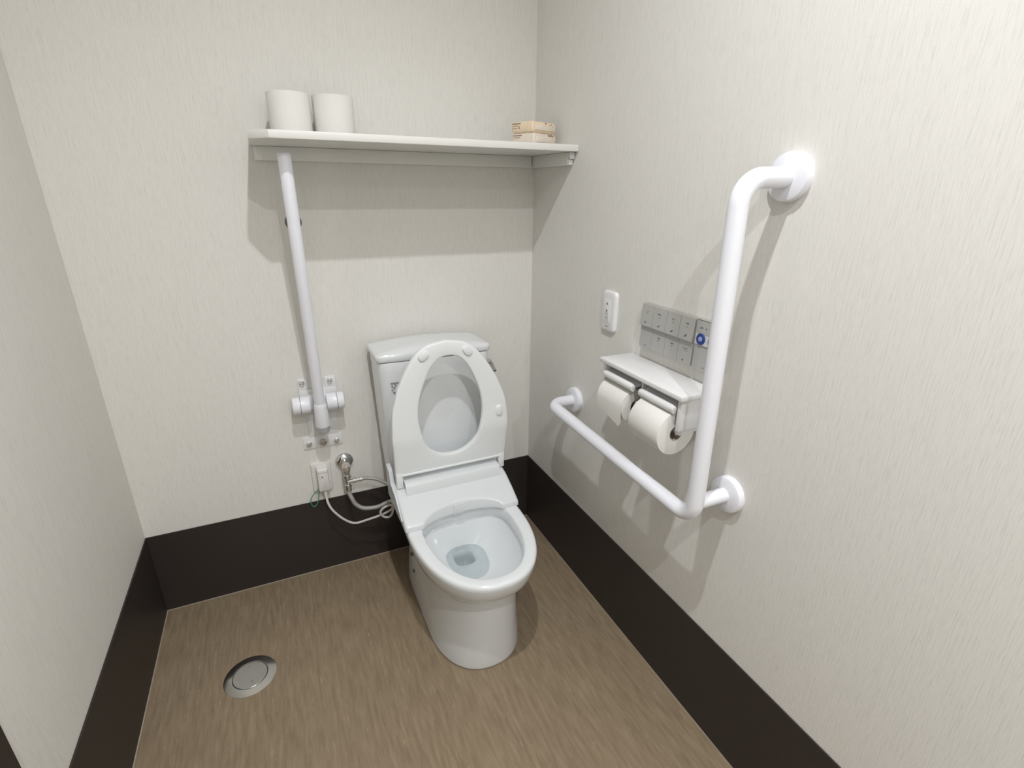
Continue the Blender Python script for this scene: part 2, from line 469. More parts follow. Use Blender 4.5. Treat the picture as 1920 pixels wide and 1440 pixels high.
# bidet unit under the raised seat
def body_z(y):
    P = [(-0.47, 0.411), (-0.448, 0.420), (-0.40, 0.446), (-0.346, 0.470), (-0.31, 0.479), (-0.20, 0.481)]
    if y <= P[0][0]: return P[0][1]
    for (a, za), (b, zb) in zip(P, P[1:]):
        if y <= b: return za + (zb - za) * (y - a) / (b - a)
    return P[-1][1]
def unit_mesh():
    bm = bmesh.new(); nx, ny = 64, 28; HW = 0.1965
    top, bot = [], []
    for i in range(nx + 1):
        f = -1 + 2 * i / nx
        f = math.copysign(1 - (1 - abs(f)) ** 1.25, f)
        x = HW * f
        yf = -0.452
        if abs(x) < 0.134: yf = -0.452 + 0.042 * (1 - (abs(x) / 0.134) ** 2.2) ** 0.62
        cr = 0.007
        ex = HW - abs(x)
        if ex < cr: yf += cr - math.sqrt(max(0, cr * cr - (cr - ex) ** 2))
        side = 0.006 * (1 - math.sqrt(max(0, 1 - max(0, (0.012 - ex) / 0.012) ** 2)))
        tr, br = [], []
        yb = -0.205
        for j in range(ny + 1):
            g = (j / ny) ** 1.5
            y = yf + (yb - yf) * g
            z = body_z(y) - side * 1.6
            dy = y - yf
            if dy < 0.006: z -= 0.004 * (1 - dy / 0.006) ** 2
            tr.append(bm.verts.new((XC + x, y, z))); 
            br.append(bm.verts.new((XC + x, y, 0.4005)))
        top.append(tr); bot.append(br)
    for g, fl in ((top, False), (bot, True)):
        for i in range(nx):
            for j in range(ny):
                q = (g[i][j], g[i + 1][j], g[i + 1][j + 1], g[i][j + 1])
                bm.faces.new(q if not fl else tuple(reversed(q)))
    for i in range(nx):
        bm.faces.new((top[i][0], bot[i][0], bot[i + 1][0], top[i + 1][0]))
        bm.faces.new((top[i][ny], top[i + 1][ny], bot[i + 1][ny], bot[i][ny]))
    for j in range(ny):
        bm.faces.new((top[0][j], top[0][j + 1], bot[0][j + 1], bot[0][j]))
        bm.faces.new((top[nx][j], bot[nx][j], bot[nx][j + 1], top[nx][j + 1]))
    return bm
unit = mk('bidet_unit', unit_mesh(), 'plastic', toilet, angle=35)
# hinge cover: a rounded bar between the seat arms
hc = bmesh.new()
prof = [(-0.351, 0.466), (-0.350, 0.472), (-0.343, 0.495), (-0.340, 0.500), (-0.334, 0.5035), (-0.322, 0.506), (-0.275, 0.508), (-0.266, 0.504), (-0.262, 0.495), (-0.262, 0.468)]
loft(hc, [[Vector((XC + 0.004 + x, y, z)) for y, z in prof] for x in (-0.1665, -0.165, 0.165, 0.1665)])
mk('hinge_cover', hc, 'plastic', unit, angle=30)
# raised end piece on the left
ec = bmesh.new()
ecp = [(-0.215, 0.410), (-0.40, 0.410), (-0.42, 0.425), (-0.34, 0.468), (-0.275, 0.480), (-0.262, 0.520), (-0.245, 0.527), (-0.215, 0.527)]
loft(ec, [[Vector((x, y, z)) for y, z in ecp] for x in (XC - 0.1995, XC - 0.1985, XC - 0.1875, XC - 0.1865)])
mk('side_cap', ec, 'plastic', unit, angle=30)
# nozzle shutter in the middle of the front bite
mk('nozzle_shutter', box(XC - 0.026, XC + 0.010, -0.4125, -0.4040, 0.397, 0.4335, 0.0015), 'plastic', unit)

# raised seat
SXC = -0.450
outer_pts = [(-0.562, 0.941), (-0.617, 0.823), (-0.635, 0.76), (-0.640, 0.715), (-0.643, 0.614)]
def seat_half(h):
    """outer half width of the seat at height z"""
    P = [(0.520, 0.1925), (0.575, 0.1935), (0.66, 0.196), (0.72, 0.1925), (0.76, 0.1865), (0.823, 0.165), (0.87, 0.141), (0.90, 0.122), (0.935, 0.094), (0.952, 0.070), (0.962, 0.042), (0.966, 0.0)]
    for (a, wa), (b, wb) in zip(P, P[1:]):
        if h <= b: return wa + (wb - wa) * (h - a) / (b - a)
    return 0
seat_out = []
zs = [0.526, 0.575, 0.62, 0.66, 0.69, 0.72, 0.76, 0.79, 0.823, 0.85, 0.875, 0.90, 0.92, 0.937, 0.950, 0.959, 0.964]
def skew(z): return -0.007 * min(1, max(0, (z - 0.74) / 0.2))
def bulge(z): return 0.004 * max(0, 1 - abs(z - 0.68) / 0.16)
seat_out = [Vector((SXC + skew(z) + bulge(z) + seat_half(z) + 0.002, z + 0.003)) for z in zs] + [Vector((SXC + skew(0.966), 0.970))] + [Vector((SXC + skew(z) - seat_half(z) - 0.002, z + 0.003)) for z in reversed(zs)]
seat_out[0].y = seat_out[-1].y = 0.526
so = catmull([Vector((p.x, 0, p.y)) for p in seat_out], 6)
poly = [Vector((p.x, p.z)) for p in so]
nb = 40
poly += [Vector((poly[-1].x + (poly[0].x - poly[-1].x) * k / nb, 0.526)) for k in range(1, nb)]
hole_pts = [(0.0, 0.921), (0.030, 0.915), (0.055, 0.893), (0.075, 0.860), (0.0985, 0.800), (0.1075, 0.755), (0.1085, 0.712), (0.099, 0.660), (0.084, 0.622), (0.058, 0.594), (0.030, 0.579), (0.0, 0.575)]
hp = [Vector((-x, 0, z)) for x, z in hole_pts] + [Vector((x, 0, z)) for x, z in reversed(hole_pts[1:-1])] 
hc_ = catmull([hp[-1]] + hp + [hp[0], hp[1]], 8)
hole = [Vector((SXC + p.x, p.z)) for p in hc_][8:-9]
HC = Vector((SXC, 0.75))
def cast(pl, a):
    d = Vector((math.cos(a), math.sin(a))); best = None
    for i in range(len(pl)):
        p, q = pl[i], pl[(i + 1) % len(pl)]
        e = q - p; den = d.x * e.y - d.y * e.x
        if abs(den) < 1e-12: continue
        w = p - HC
        t = (w.x * e.y - w.y * e.x) / den; s = (w.x * d.y - w.y * d.x) / den
        if t > 0 and -1e-6 <= s <= 1 + 1e-6 and (best is None or t > best): best = t
    return HC + d * best
def seat_mesh():
    bm = bmesh.new()
    angs = [2 * math.pi * k / 180 for k in range(180)]
    for c in (poly[0], poly[-nb]):
        d = c - HC; a = math.atan2(d.y, d.x) % (2 * math.pi)
        angs.append(a)
    angs.sort()
    # drop near duplicates
    aa = [angs[0]]
    for a in angs[1:]:
        if a - aa[-1] > 0.004: aa.append(a)
    O = [cast(poly, a) for a in aa]; H = [cast(hole, a) for a in aa]
    def relief(z):
        d = max(0, 0.668 - z)
        return 0.17 * (d * d / 0.06 if d < 0.03 else d - 0.015)
    def ypl(z): return -0.341 + 0.022 * (z - 0.485) / 0.48
    rings = []
    prof = [(0.0, 0.012), (0.0, 0.006), (0.02, 0.002), (0.06, 0.0004), (0.12, 0.0), (0.3, -0.001), (0.5, -0.0015), (0.7, -0.001), (0.88, 0.0), (0.94, 0.0004), (0.98, 0.002), (1.0, 0.006), (1.0, 0.014)]
    for f, dy in prof:
        ring = []
        for h, o_ in zip(H, O):
            q = h.lerp(o_, f)
            ring.append(Vector((q.x, ypl(q.y) + dy + (relief(q.y)), q.y)))
        rings.append(ring)
    back = []
    for f in (0.97, 0.5, 0.03):
        back.append([Vector((h.lerp(o_, f).x, ypl(h.lerp(o_, f).y) + 0.021 + relief(h.lerp(o_, f).y), h.lerp(o_, f).y)) for h, o_ in zip(H, O)])
    rings += back
    vr = loft(bm, rings, False, False)
    n = len(aa)
    for i in range(n):
        j = (i + 1) % n
        bm.faces.new((vr[-1][i], vr[-1][j], vr[0][j], vr[0][i]))
    for s in (-1, 1):
        xo = SXC + s * 0.1925; xi = SXC + s * 0.1705
        bx(bm, min(xo, xi), max(xo, xi), -0.3190, -0.298, 0.481, 0.540, 0.002)
    return bm
seat = mk('seat', seat_mesh(), 'seat', toilet, angle=38)
# raised lip along the lower edge of the seat underside
lp = bmesh.new()
bx(lp, SXC - 0.1750, SXC + 0.1750, -0.3225, -0.310, 0.5255, 0.5315, 0.001)
mk('edge_lip', lp, 'seat', seat)
for (px, pz, rot) in ((-0.531, 0.930, -0.85), (-0.388, 0.931, 0.75), (-0.283, 0.710, 0.05)):
    bm = bmesh.new()
    yb = -0.341 + 0.022 * (pz - 0.485) / 0.48 + 0.002
    R = []
    for sc, t in ((1.0, 0.0), (1.0, 0.006), (0.93, 0.0085), (0.80, 0.0095)):
        ring = []
        for k in range(40):
            a = 2 * math.pi * k / 40
            lx = 0.0125 * sc * math.copysign(abs(math.cos(a)) ** 0.8, math.cos(a)); lz = 0.0185 * sc * math.copysign(abs(math.sin(a)) ** 0.8, math.sin(a))
            ring.append(Vector((px + lx * math.cos(rot) - lz * math.sin(rot), yb - t, pz + lx * math.sin(rot) + lz * math.cos(rot))))
        R.append(ring)
    loft(bm, R)
    mk('rubber_foot', bm, 'seat', seat, angle=50)

# ------------------------------------------------------------------ wall shelf
shelf = thing('wall_shelf', 'long white wall shelf high above the toilet', 'shelf', (-0.46, 0.0, 1.524))
def prism(pl, z0, z1, bev=0.0):
    bm = bmesh.new()
    a = [bm.verts.new((x, y, z0)) for x, y in pl]; b = [bm.verts.new((x, y, z1)) for x, y in pl]
    n = len(pl)
    bm.faces.new(a); bm.faces.new(b)
    for i in range(n): bm.faces.new((a[i], a[(i + 1) % n], b[(i + 1) % n], b[i]))
    bmesh.ops.recalc_face_normals(bm, faces=bm.faces[:])
    if bev: bmesh.ops.bevel(bm, geom=bm.edges[:], offset=bev, segments=2, profile=0.5, affect='EDGES')
    return bm
mk('shelf_board', prism([(-0.0015, -0.001), (-0.925, -0.001), (-0.925, -0.254), (-0.878, -0.304), (-0.0015, -0.304)], 1.5235, 1.5425, 0.001), 'shelf', shelf)
cl = prism([(-0.022, -0.001), (-0.918, -0.001), (-0.918, -0.005), (-0.910, -0.013), (-0.897, -0.020), (-0.880, -0.024), (-0.022, -0.024)], 1.485, 1.5230, 0.001)
mk('back_rail', cl, 'shelf', shelf)
br = bmesh.new()
bx(br, -0.020, -0.001, -0.268, -0.001, 1.485, 1.5230, 0.001)
mk('side_rail', br, 'shelf', shelf)
b2 = bmesh.new(); bx(b2, -0.018, -0.0015, -0.283, -0.2685, 1.503, 1.5228, 0.001); bx(b2, -0.0175, -0.002, -0.274, -0.2685, 1.487, 1.5025, 0.001)
mk('rail_end_cap', b2, 'holder', shelf)

# ------------------------------------------------------------------ toilet rolls on the shelf
def roll_paper(org, axis, r, w, rc):
    bm = bmesh.new(); org = Vector(org); d, u, v = frame(axis); n = 56
    prof = [(rc, 0.0006), (r - 0.003, 0.0), (r - 0.0008, 0.0008), (r, 0.003), (r, w - 0.003), (r - 0.0008, w - 0.0008), (r - 0.003, w), (rc, w - 0.0006)]
    rings = [[org + d * t + (u * math.cos(2 * math.pi * i / n) + v * math.sin(2 * math.pi * i / n)) * q for i in range(n)] for q, t in prof]
    rings.append(rings[0]); 
    vr = loft(bm, rings, False, False)
    bmesh.ops.remove_doubles(bm, verts=bm.verts[:], dist=1e-6)
    return bm
def roll_core(org, axis, rc, w):
    bm = bmesh.new(); org = Vector(org); d, u, v = frame(axis); n = 40
    prof = [(rc, -0.0002), (rc, w + 0.0002), (rc - 0.0012, w + 0.0002), (rc - 0.0012, -0.0002)]
    rings = [[org + d * t + (u * math.cos(2 * math.pi * i / n) + v * math.sin(2 * math.pi * i / n)) * q for i in range(n)] for q, t in prof]
    rings.append(rings[0]); loft(bm, rings, False, False)
    bmesh.ops.remove_doubles(bm, verts=bm.verts[:], dist=1e-6)
    return bm
for (rx, ry, lab) in ((-0.811, -0.100, 'upright toilet paper roll on the wall shelf, the left one'),
                      (-0.694, -0.098, 'upright toilet paper roll on the wall shelf, the right one')):
    t = thing('toilet_paper_roll', lab, 'toilet paper', (rx, ry, 1.543), 'spare rolls on the wall shelf')
    mk('paper', roll_paper((rx, ry, 1.543), (0, 0, 1), 0.0555, 0.109, 0.0195), 'paper', t)
    mk('cardboard_core', roll_core((rx, ry, 1.543), (0, 0, 1), 0.0195, 0.109), 'core', t)

# ------------------------------------------------------------------ two packets on the shelf
def packet(cx, cy, z0, rz, label, dims, mat, marks):
    t = thing('paper_packet', label, 'packet', (cx, cy, z0), 'packets in the shelf corner')
    lx, ly, lz = dims
    bm = bmesh.new(); R = []
    for ins, f in ((0.006, 0.0), (0.001, 0.12), (0.0, 0.35), (0.0, 0.65), (0.001, 0.88), (0.006, 1.0)):
        ring = rrect(lx / 2 - ins, -ly / 2 + ins, ly / 2 - ins, 0.007, z0 + lz * f, 0, 0, 4, 6)
        R.append([Vector((cx + p.x * math.cos(rz) - p.y * math.sin(rz), cy + p.x * math.sin(rz) + p.y * math.cos(rz), p.z + random.uniform(-0.0008, 0.0008))) for p in ring])
    loft(bm, R)
    body = mk('wrapper', bm, mat, t, angle=50)
    pm = bmesh.new()
    for face, a, b, c, d in marks:      # face 0: the side facing left in the view (-x local), 1: the side facing right (-y local)
        if face == 0: bx(pm, -lx / 2 - 0.0006, -lx / 2 + 0.004, a, b, z0 + c, z0 + d)
        else: bx(pm, a, b, -ly / 2 - 0.0006, -ly / 2 + 0.004, z0 + c, z0 + d)
    for v in pm.verts:
        x, y = v.co.x, v.co.y
        v.co.x = cx + x * math.cos(rz) - y * math.sin(rz); v.co.y = cy + x * math.sin(rz) + y * math.cos(rz)
    mk('printed_label', pm, 'pack_print', body, smooth=False)['kind'] = 'stuff'
    # folded flap on the right facing end
    fm = bmesh.new()
    bx(fm, -lx / 2 + 0.012, lx / 2 - 0.012, -ly / 2 - 0.0022, -ly / 2 + 0.002, z0 + lz * 0.25, z0 + lz * 0.72, 0.001)
    for v in fm.verts:
        x, y = v.co.x, v.co.y
        v.co.x = cx + x * math.cos(rz) - y * math.sin(rz); v.co.y = cy + x * math.sin(rz) + y * math.cos(rz)
    mk('folded_flap', fm, 'pack_lid', body)
    return t
packet(-0.090, -0.173, 1.543, math.radians(26), 'lower beige paper packet in the shelf corner', (0.120, 0.090, 0.034), 'pack_lid',
       [(0, 0.004, 0.040, 0.027, 0.029), (0, 0.010, 0.036, 0.021, 0.0225), (1, 0.012, 0.019, 0.0285, 0.0315), (1, 0.021, 0.028, 0.0275, 0.0315), (1, 0.030, 0.034, 0.0285, 0.032), (1, 0.036, 0.043, 0.0275, 0.0305)])
packet(-0.091, -0.171, 1.5775, math.radians(24), 'upper beige paper packet lying on another packet', (0.118, 0.089, 0.033), 'pack',
       [(0, 0.006, 0.040, 0.026, 0.0285), (0, 0.010, 0.040, 0.0195, 0.021), (0, 0.018, 0.040, 0.0135, 0.0148), (0, 0.008, 0.012, 0.012, 0.017), (1, 0.002, 0.008, 0.0275, 0.030), (1, 0.022, 0.026, 0.022, 0.026), (1, 0.032, 0.035, 0.026, 0.029), (1, 0.040, 0.044, 0.021, 0.025)])

# ------------------------------------------------------------------ L shaped grab bar on the right wall
gb = thing('grab_bar', 'white L-shaped grab bar on the right wall', 'grab bar', (0.0, -1.06, 0.72))
EX = -0.104; RB = 0.0190
path = fillet([(-0.004, -0.368, 0.717), (EX, -0.368, 0.717), (EX, -1.063, 0.692), (-0.122, -1.069, 1.432), (-0.004, -1.074, 1.436)], 0.048, 12)
mk('rail', tube(path, RB, 28), 'rail', gb, angle=60)
mk('post', tube([(-0.004, -1.063, 0.738), (EX + 0.004, -1.061, 0.738)], 0.0172, 24), 'rail', gb, angle=60)
for (fy, fz) in ((-1.074, 1.436), (-1.064, 0.738), (-0.368, 0.717)):
    mk('wall_flange', lathe(bmesh.new(), (0.0, fy, fz), (-1, 0, 0), [(0.0445, 0), (0.0445, 0.012), (0.043, 0.0155), (0.040, 0.017), (0.022, 0.0185), (0.0185, 0.0185)], 56), 'rail', gb, angle=40)

# ------------------------------------------------------------------ flip-up grab bar on the back wall
fb = thing('folding_grab_bar', 'white folding grab bar raised upright against the back wall', 'grab bar', (-0.836, 0.0, 0.66))
bp_ = bmesh.new()
bx(bp_, -0.893, -0.862, -0.006, 0.0, 0.750, 0.797, 0.002)
bx(bp_, -0.806, -0.768, -0.006, 0.0, 0.750, 0.797, 0.002)
bx(bp_, -0.893, -0.768, -0.007, 0.0, 0.690, 0.757, 0.002)
bx(bp_, -0.880, -0.780, -0.005, 0.0, 0.575, 0.692, 0.002)
mk('upper_plate', bp_, 'holder', fb, angle=30)
lo = bmesh.new()
bx(lo, -0.903, -0.770, -0.005, 0.0, 0.530, 0.576, 0.002)
mk('lower_plate', lo, 'holder', fb, angle=30)
for (bx_, bz) in ((-0.880, 0.783), (-0.789, 0.780), (-0.884, 0.550), (-0.790, 0.546)):
    t = mk('bolt', lathe(bmesh.new(), (bx_, -0.0045, bz), (0, -1, 0), [(0.010, 0), (0.010, 0.002), (0.0085, 0.003), (0.0085, 0.007), (0.006, 0.010), (0.0001, 0.011)], 20), 'chrome', fb)
mk('centre_bolt', lathe(bmesh.new(), (-0.836, -0.0045, 0.553), (0, -1, 0), [(0.0115, 0), (0.0115, 0.016), (0.0095, 0.018), (0.008, 0.018), (0.0065, 0.013), (0.0001, 0.013)], 24), 'steel', fb)
# hinge barrels
PV = (-0.055, 0.722)
for x0, x1, seam in ((-0.920, -0.862, -0.894), (-0.812, -0.752, -0.776)):
    h = bmesh.new(); L = x1 - x0
    lathe(h, (x0, PV[0], PV[1]), (1, 0, 0), [(0.022, 0), (0.0275, 0.002), (0.0295, 0.006), (0.0295, L - 0.006), (0.0275, L - 0.002), (0.022, L)], 40)
    hb = mk('hinge_barrel', h, 'rail', fb, angle=40)
    mk('barrel_seam', lathe(bmesh.new(), (seam - 0.001, PV[0], PV[1]), (1, 0, 0), [(0.0297, 0), (0.0297, 0.0020)], 40), 'print_soft', hb)
hs = bmesh.new()
bx(hs, -0.870, -0.805, -0.050, -0.002, 0.700, 0.744, 0.004)
mk('hinge_block', hs, 'rail', fb)
a0, a1 = Vector((-0.834, -0.098, 0.722)), Vector((-0.846, -0.226, 1.497))
ad = (a1 - a0).normalized()
mk('arm', tube([a0, a0 + (a1 - a0) * 0.5, a1 - ad * 0.006, a1 - ad * 0.001, a1], [0.0170, 0.0170, 0.0170, 0.0150, 0.010], 28), 'rail', fb, angle=60)
sl = bmesh.new()
lathe(sl, a0 + ad * 0.018, -ad, [(0.0172, 0), (0.0185, 0.002), (0.0205, 0.014), (0.0245, 0.084), (0.0240, 0.088), (0.018, 0.089)], 36)
mk('sleeve', sl, 'rail', fb, angle=40)
cp = bmesh.new()
lathe(cp, a0 - ad * 0.0705, -ad, [(0.0215, 0), (0.0218, 0.016), (0.019, 0.0255), (0.016, 0.027)], 36)
ec = mk('end_cap', cp, 'grey_cap', fb, angle=40)
mk('stopper', lathe(bmesh.new(), (-0.843, -0.184, 1.320), (0, 1, 0), [(0.016, 0), (0.019, 0.004), (0.022, 0.010), (0.022, 0.026), (0.019, 0.031), (0.0001, 0.032)], 32), 'bumper', fb, angle=40)

# ------------------------------------------------------------------ paper holder
ph = thing('toilet_paper_holder', 'white double toilet paper holder with a shelf top on the right wall', 'paper holder', (0.0, -0.82, 0.88))
mk('shelf_top', box(-0.112, -0.0005, -0.986, -0.654, 0.9600, 0.9725, 0.0022), 'holder', ph, angle=30)
mk('back_plate', box(-0.014, -0.0005, -0.978, -0.662, 0.885, 0.9598, 0.002), 'holder', ph, angle=30)
for (y0, y1) in ((-0.978, -0.966), (-0.674, -0.662)):
    mk('side_panel', box(-0.103, -0.0145, y0, y1, 0.880, 0.9598, 0.0025), 'holder', ph, angle=30)
mk('divider', box(-0.090, -0.0145, -0.8235, -0.8165, 0.884, 0.9598, 0.002), 'holder', ph, angle=30)
for (y0, y1) in ((-0.806, -0.678), (-0.962, -0.834)):
    # hinged cutter flap resting on the roll, with a rounded front lip
    fl = bmesh.new()
    prof = [(-0.030, 0.952), (-0.100, 0.937), (-0.108, 0.938), (-0.113, 0.933), (-0.113, 0.925), (-0.108, 0.921), (-0.102, 0.923), (-0.099, 0.931), (-0.030, 0.947)]
    loft(fl, [[Vector((x, y, z)) for x, z in prof] for y in (y0, y0 + 0.002, y1 - 0.002, y1)])
    fo = mk('cutter_flap', fl, 'holder', ph, angle=40)
    mk('flap_lip', tube([(-0.106, y0 - 0.001, 0.9325), (-0.106, y0, 0.9325), (-0.1065, y0 + 0.010, 0.9325), (-0.1065, y1 - 0.010, 0.9325), (-0.106, y1, 0.9325), (-0.106, y1 + 0.001, 0.9325)], [0.004, 0.007, 0.0095, 0.0095, 0.007, 0.004], 18), 'holder', fo, angle=50)
rolls = [(-0.735, 0.0490, 0.8690, -0.079, 'toilet paper roll farther from the viewer in the holder, paper end folded to a point'),
         (-0.899, 0.0580, 0.8650, -0.086, 'larger toilet paper roll in the holder nearest the vertical grab bar')]
for i, (yc, r, zc, xcn, lab) in enumerate(rolls):
    hw = 0.0565
    t = thing('toilet_paper_roll', lab, 'toilet paper', (xcn, yc, zc), 'rolls in the paper holder')
    mk('paper', roll_paper((xcn, yc - hw, zc), (0, 1, 0), r, hw * 2, 0.0195), 'paper', t)
    mk('cardboard_core', roll_core((xcn, yc - hw, zc), (0, 1, 0), 0.0195, hw * 2), 'core', t)
    if i == 0:
        # hanging end folded into a point
        tm = bmesh.new(); cols_ = []
        for k in range(13):
            f = k / 12; y = yc + hw - 0.0005 - f * (2 * hw - 0.001)
            drop = 0.034 + 0.020 * min(1, f / 0.93) ** 1.6 - (0.012 * (f - 0.93) / 0.07 if f > 0.93 else 0)
            def side(off):
                p_ = [(xcn + (r + off) * math.cos(math.radians(q)), zc + (r + off) * math.sin(math.radians(q))) for q in range(80, 185, 7)]
                return p_ + [(xcn - r - off + 0.0010, zc - drop * 0.5), (xcn - r - off + 0.0030, zc - drop)]
            pr = side(0.0016) + list(reversed(side(0.0004)))
            cols_.append([Vector((x, y, z)) for x, z in pr])
        loft(tm, cols_)
        mk('paper_end', tm, 'paper', t)
    # spindle arms reach into the core from both sides
    for s, e in ((1, yc + hw + 0.004), (-1, yc - hw - 0.004)):
        sp = bmesh.new()
        lathe(sp, (xcn + 0.004, e, zc + 0.006), (0, -s, 0), [(0.009, -0.006), (0.009, 0.014), (0.006, 0.020)], 18)
        bx(sp, xcn - 0.006, -0.0145, e - 0.003, e + 0.003, zc - 0.002, zc + 0.018, 0.001)
        mk('spindle', sp, 'holder', ph)

# ------------------------------------------------------------------ bidet control panel
cpn = thing('control_panel', 'silver-grey bidet control panel with a blue ring button above the paper holder', 'control panel', (0.0, -0.84, 1.01))
mk('panel_frame', box(-0.0145, -0.0005, -0.9050, -0.7035, 1.009, 1.1285, 0.001), 'panel_side', cpn, angle=30)
mk('panel_frame', box(-0.0150, -0.0005, -0.9900, -0.9075, 1.009, 1.1285, 0.001), 'panel_side', cpn, angle=30)
cols = [-0.7035, -0.7520, -0.8040, -0.8535, -0.9020]
def wedge(y0, y1, z0, z1, xt, xb, back=-0.0135):
    bm = bmesh.new()
    prof = [(back, z0), (xb, z0), (xb - 0.0002, z0 + 0.001), (xt, z1), (back, z1)]
    loft(bm, [[Vector((x, y, z)) for x, z in prof] for y in (y0, y1)])
    return bm
def mark(parent, bits, mat='print', smooth=False):
    bm = bmesh.new()
    for (y0, y1, z0, z1, x) in bits: bx(bm, x - 0.0004, x + 0.002, y0, y1, z0, z1)
    o = mk('printed_mark', bm, mat, parent, smooth=False)
    if len(bits) > 1: o['kind'] = 'stuff'
    return o
def glyphs(yc, zc, x, n, size, pat):
    out = []
    for k in range(n):
        gy = yc + ((n - 1) / 2 - k) * size * 1.15
        for (a, b, c, d) in pat[k % len(pat)]:
            out.append((gy - size * (b - 0.5), gy - size * (a - 0.5), zc + size * (c - 0.5), zc + size * (d - 0.5), x))
    return out
G = [[(0, 1, 0.42, 0.58), (0.4, 0.6, 0, 1), (0.1, 0.9, 0.85, 1)], [(0, 0.2, 0, 1), (0.2, 0.9, 0.8, 1), (0.7, 0.9, 0.1, 0.8), (0.3, 0.6, 0.3, 0.5)],
     [(0.1, 0.9, 0.75, 0.9), (0.2, 0.4, 0.0, 0.75), (0.55, 0.75, 0.1, 0.6)]]
for c in range(4):
    ya, yb = cols[c], cols[c + 1]
    bt = mk('button', wedge(yb + 0.0006, ya - 0.0006, 1.0700, 1.1275, -0.0185, -0.0240), 'panel', cpn, smooth=False)
    ym = (ya + yb) / 2
    if c == 0:
        mark(bt, glyphs(ym - 0.001, 1.108, -0.0203, 1, 0.006, [[(0, 1, 0, 0.15), (0.45, 0.6, 0, 1), (0.6, 0.95, 0.55, 0.7), (0.1, 0.25, 0, 0.6)]]))
        mark(bt, [(ym - 0.0005, ym + 0.005, 1.0785, 1.0825, -0.0231)])
    else:
        mark(bt, glyphs(ym + (0.003 if c == 1 else 0), 1.110, -0.0201, [0, 3, 3, 2][c], 0.0042, G), 'print' if c != 2 else 'print_soft')
        mark(bt, glyphs(ym, 1.1025, -0.0209, 4, 0.0017, G), 'print_soft')
        ic = bmesh.new()
        for k in range(4):
            bx(ic, -0.0236, -0.0205, ym + 0.003 - 0.0022 * k, ym + 0.0046 - 0.0022 * k, 1.0775 + 0.001 * abs(k - 1), 1.0800 + 0.0012 * k * (1.5 if c == 3 else 1), 0)
        mk('button_icon', ic, 'print', bt, smooth=False)['kind'] = 'stuff'
for c in range(4):
    ya, yb = cols[c], cols[c + 1]
    bt = mk('button', wedge(yb + 0.0005, ya - 0.0005, 1.0095, 1.0680, -0.0170, -0.0190), 'panel_low', cpn, smooth=False)
    ym = (ya + yb) / 2
    if c == 0: mark(bt, [(ym - 0.006, ym + 0.004, 1.0155, 1.0180, -0.0187)], 'print_soft')
    elif c < 3:
        mark(bt, glyphs(ym - 0.001, 1.0475, -0.0177, 2, 0.0042, G))
        mark(bt, glyphs(ym, 1.0415, -0.0179, 4, 0.0017, G), 'print_soft')
    else:
        mark(bt, glyphs(ym, 1.0480, -0.0177, 5, 0.0028, G), 'print_soft')
        mark(bt, [(ym - 0.010, ym + 0.006, 1.0420, 1.0430, -0.0178)], 'print_soft')
        mark(bt, [(ym + 0.001, ym + 0.006, 1.0160, 1.0195, -0.0187)])
# flush part of the panel
mk('flush_label', wedge(-0.9895, -0.9080, 1.0700, 1.1275, -0.0185, -0.0205), 'sticker', cpn, smooth=False)
fp = mk('flush_cover', wedge(-0.9895, -0.9080, 1.0960, 1.1275, -0.0190, -0.0200), 'panel', cpn, smooth=False)
mark(fp, glyphs(-0.924, 1.1100, -0.0195, 2, 0.0050, G) + glyphs(-0.9385, 1.1100, -0.0195, 1, 0.0046, G))
mk('flush_cover', wedge(-0.9895, -0.9080, 1.0095, 1.0690, -0.0180, -0.0190), 'panel_low', cpn, smooth=False)
mark(cpn, [(-0.947, -0.937, 1.0155, 1.0180, -0.0188)], 'print_soft')
for fy in (-0.9265, -0.9640):
    ring = mk('button_ring', lathe(bmesh.new(), (-0.0195, fy, 1.0845), (-1, 0, 0.03), [(0.0135, -0.004), (0.0135, 0.0025), (0.0125, 0.0035), (0.0080, 0.0036), (0.0065, 0.002), (0.0001, 0.002)], 40), 'blue', cpn, angle=40)
    mk('button_centre', lathe(bmesh.new(), (-0.0195, fy, 1.0845), (-1, 0, 0.03), [(0.0062, 0.0005), (0.0060, 0.0035), (0.0045, 0.0042), (0.0001, 0.0043)], 32), 'blue_mid', ring, angle=40)

# ------------------------------------------------------------------ small switch plate on the right wall
sw = thing('wall_switch', 'small white wall switch plate beside the control panel', 'wall switch', (0.0, -0.541, 1.07))
def vplate(x_back, yc, hw, z0, z1, layers, rad=0.008):
    """plate on the right wall; layers: (inset, depth from wall)"""
    bm = bmesh.new(); R = []
    for ins, d in layers:
        ring = rrect(hw - ins, z0 + ins, z1 - ins, max(0.002, rad - ins * 0.5), 0, 0, 0, 5, 6)
        R.append([Vector((-d, yc + p.x, p.y)) for p in ring])
    loft(bm, R); return bm
mk('plate', vplate(0, -0.534, 0.035, 1.006, 1.130, [(0.0, 0.0), (0.0, 0.004), (0.0012, 0.0075), (0.004, 0.0100), (0.008, 0.0112)], 0.013), 'holder', sw, angle=40)
ins = mk('insert', vplate(0, -0.531, 0.0145, 1.034, 1.104, [(0.0, 0.009), (0.0, 0.0118), (0.001, 0.0122)], 0.003), 'holder', sw, angle=40)
mk('indicator', box(-0.0126, -0.0114, -0.533, -0.5275, 1.0885, 1.0950), 'print', ins, smooth=False)
mk('indicator', box(-0.0126, -0.0114, -0.533, -0.5275, 1.0680, 1.0735), 'print', ins, smooth=False)
m = bmesh.new()
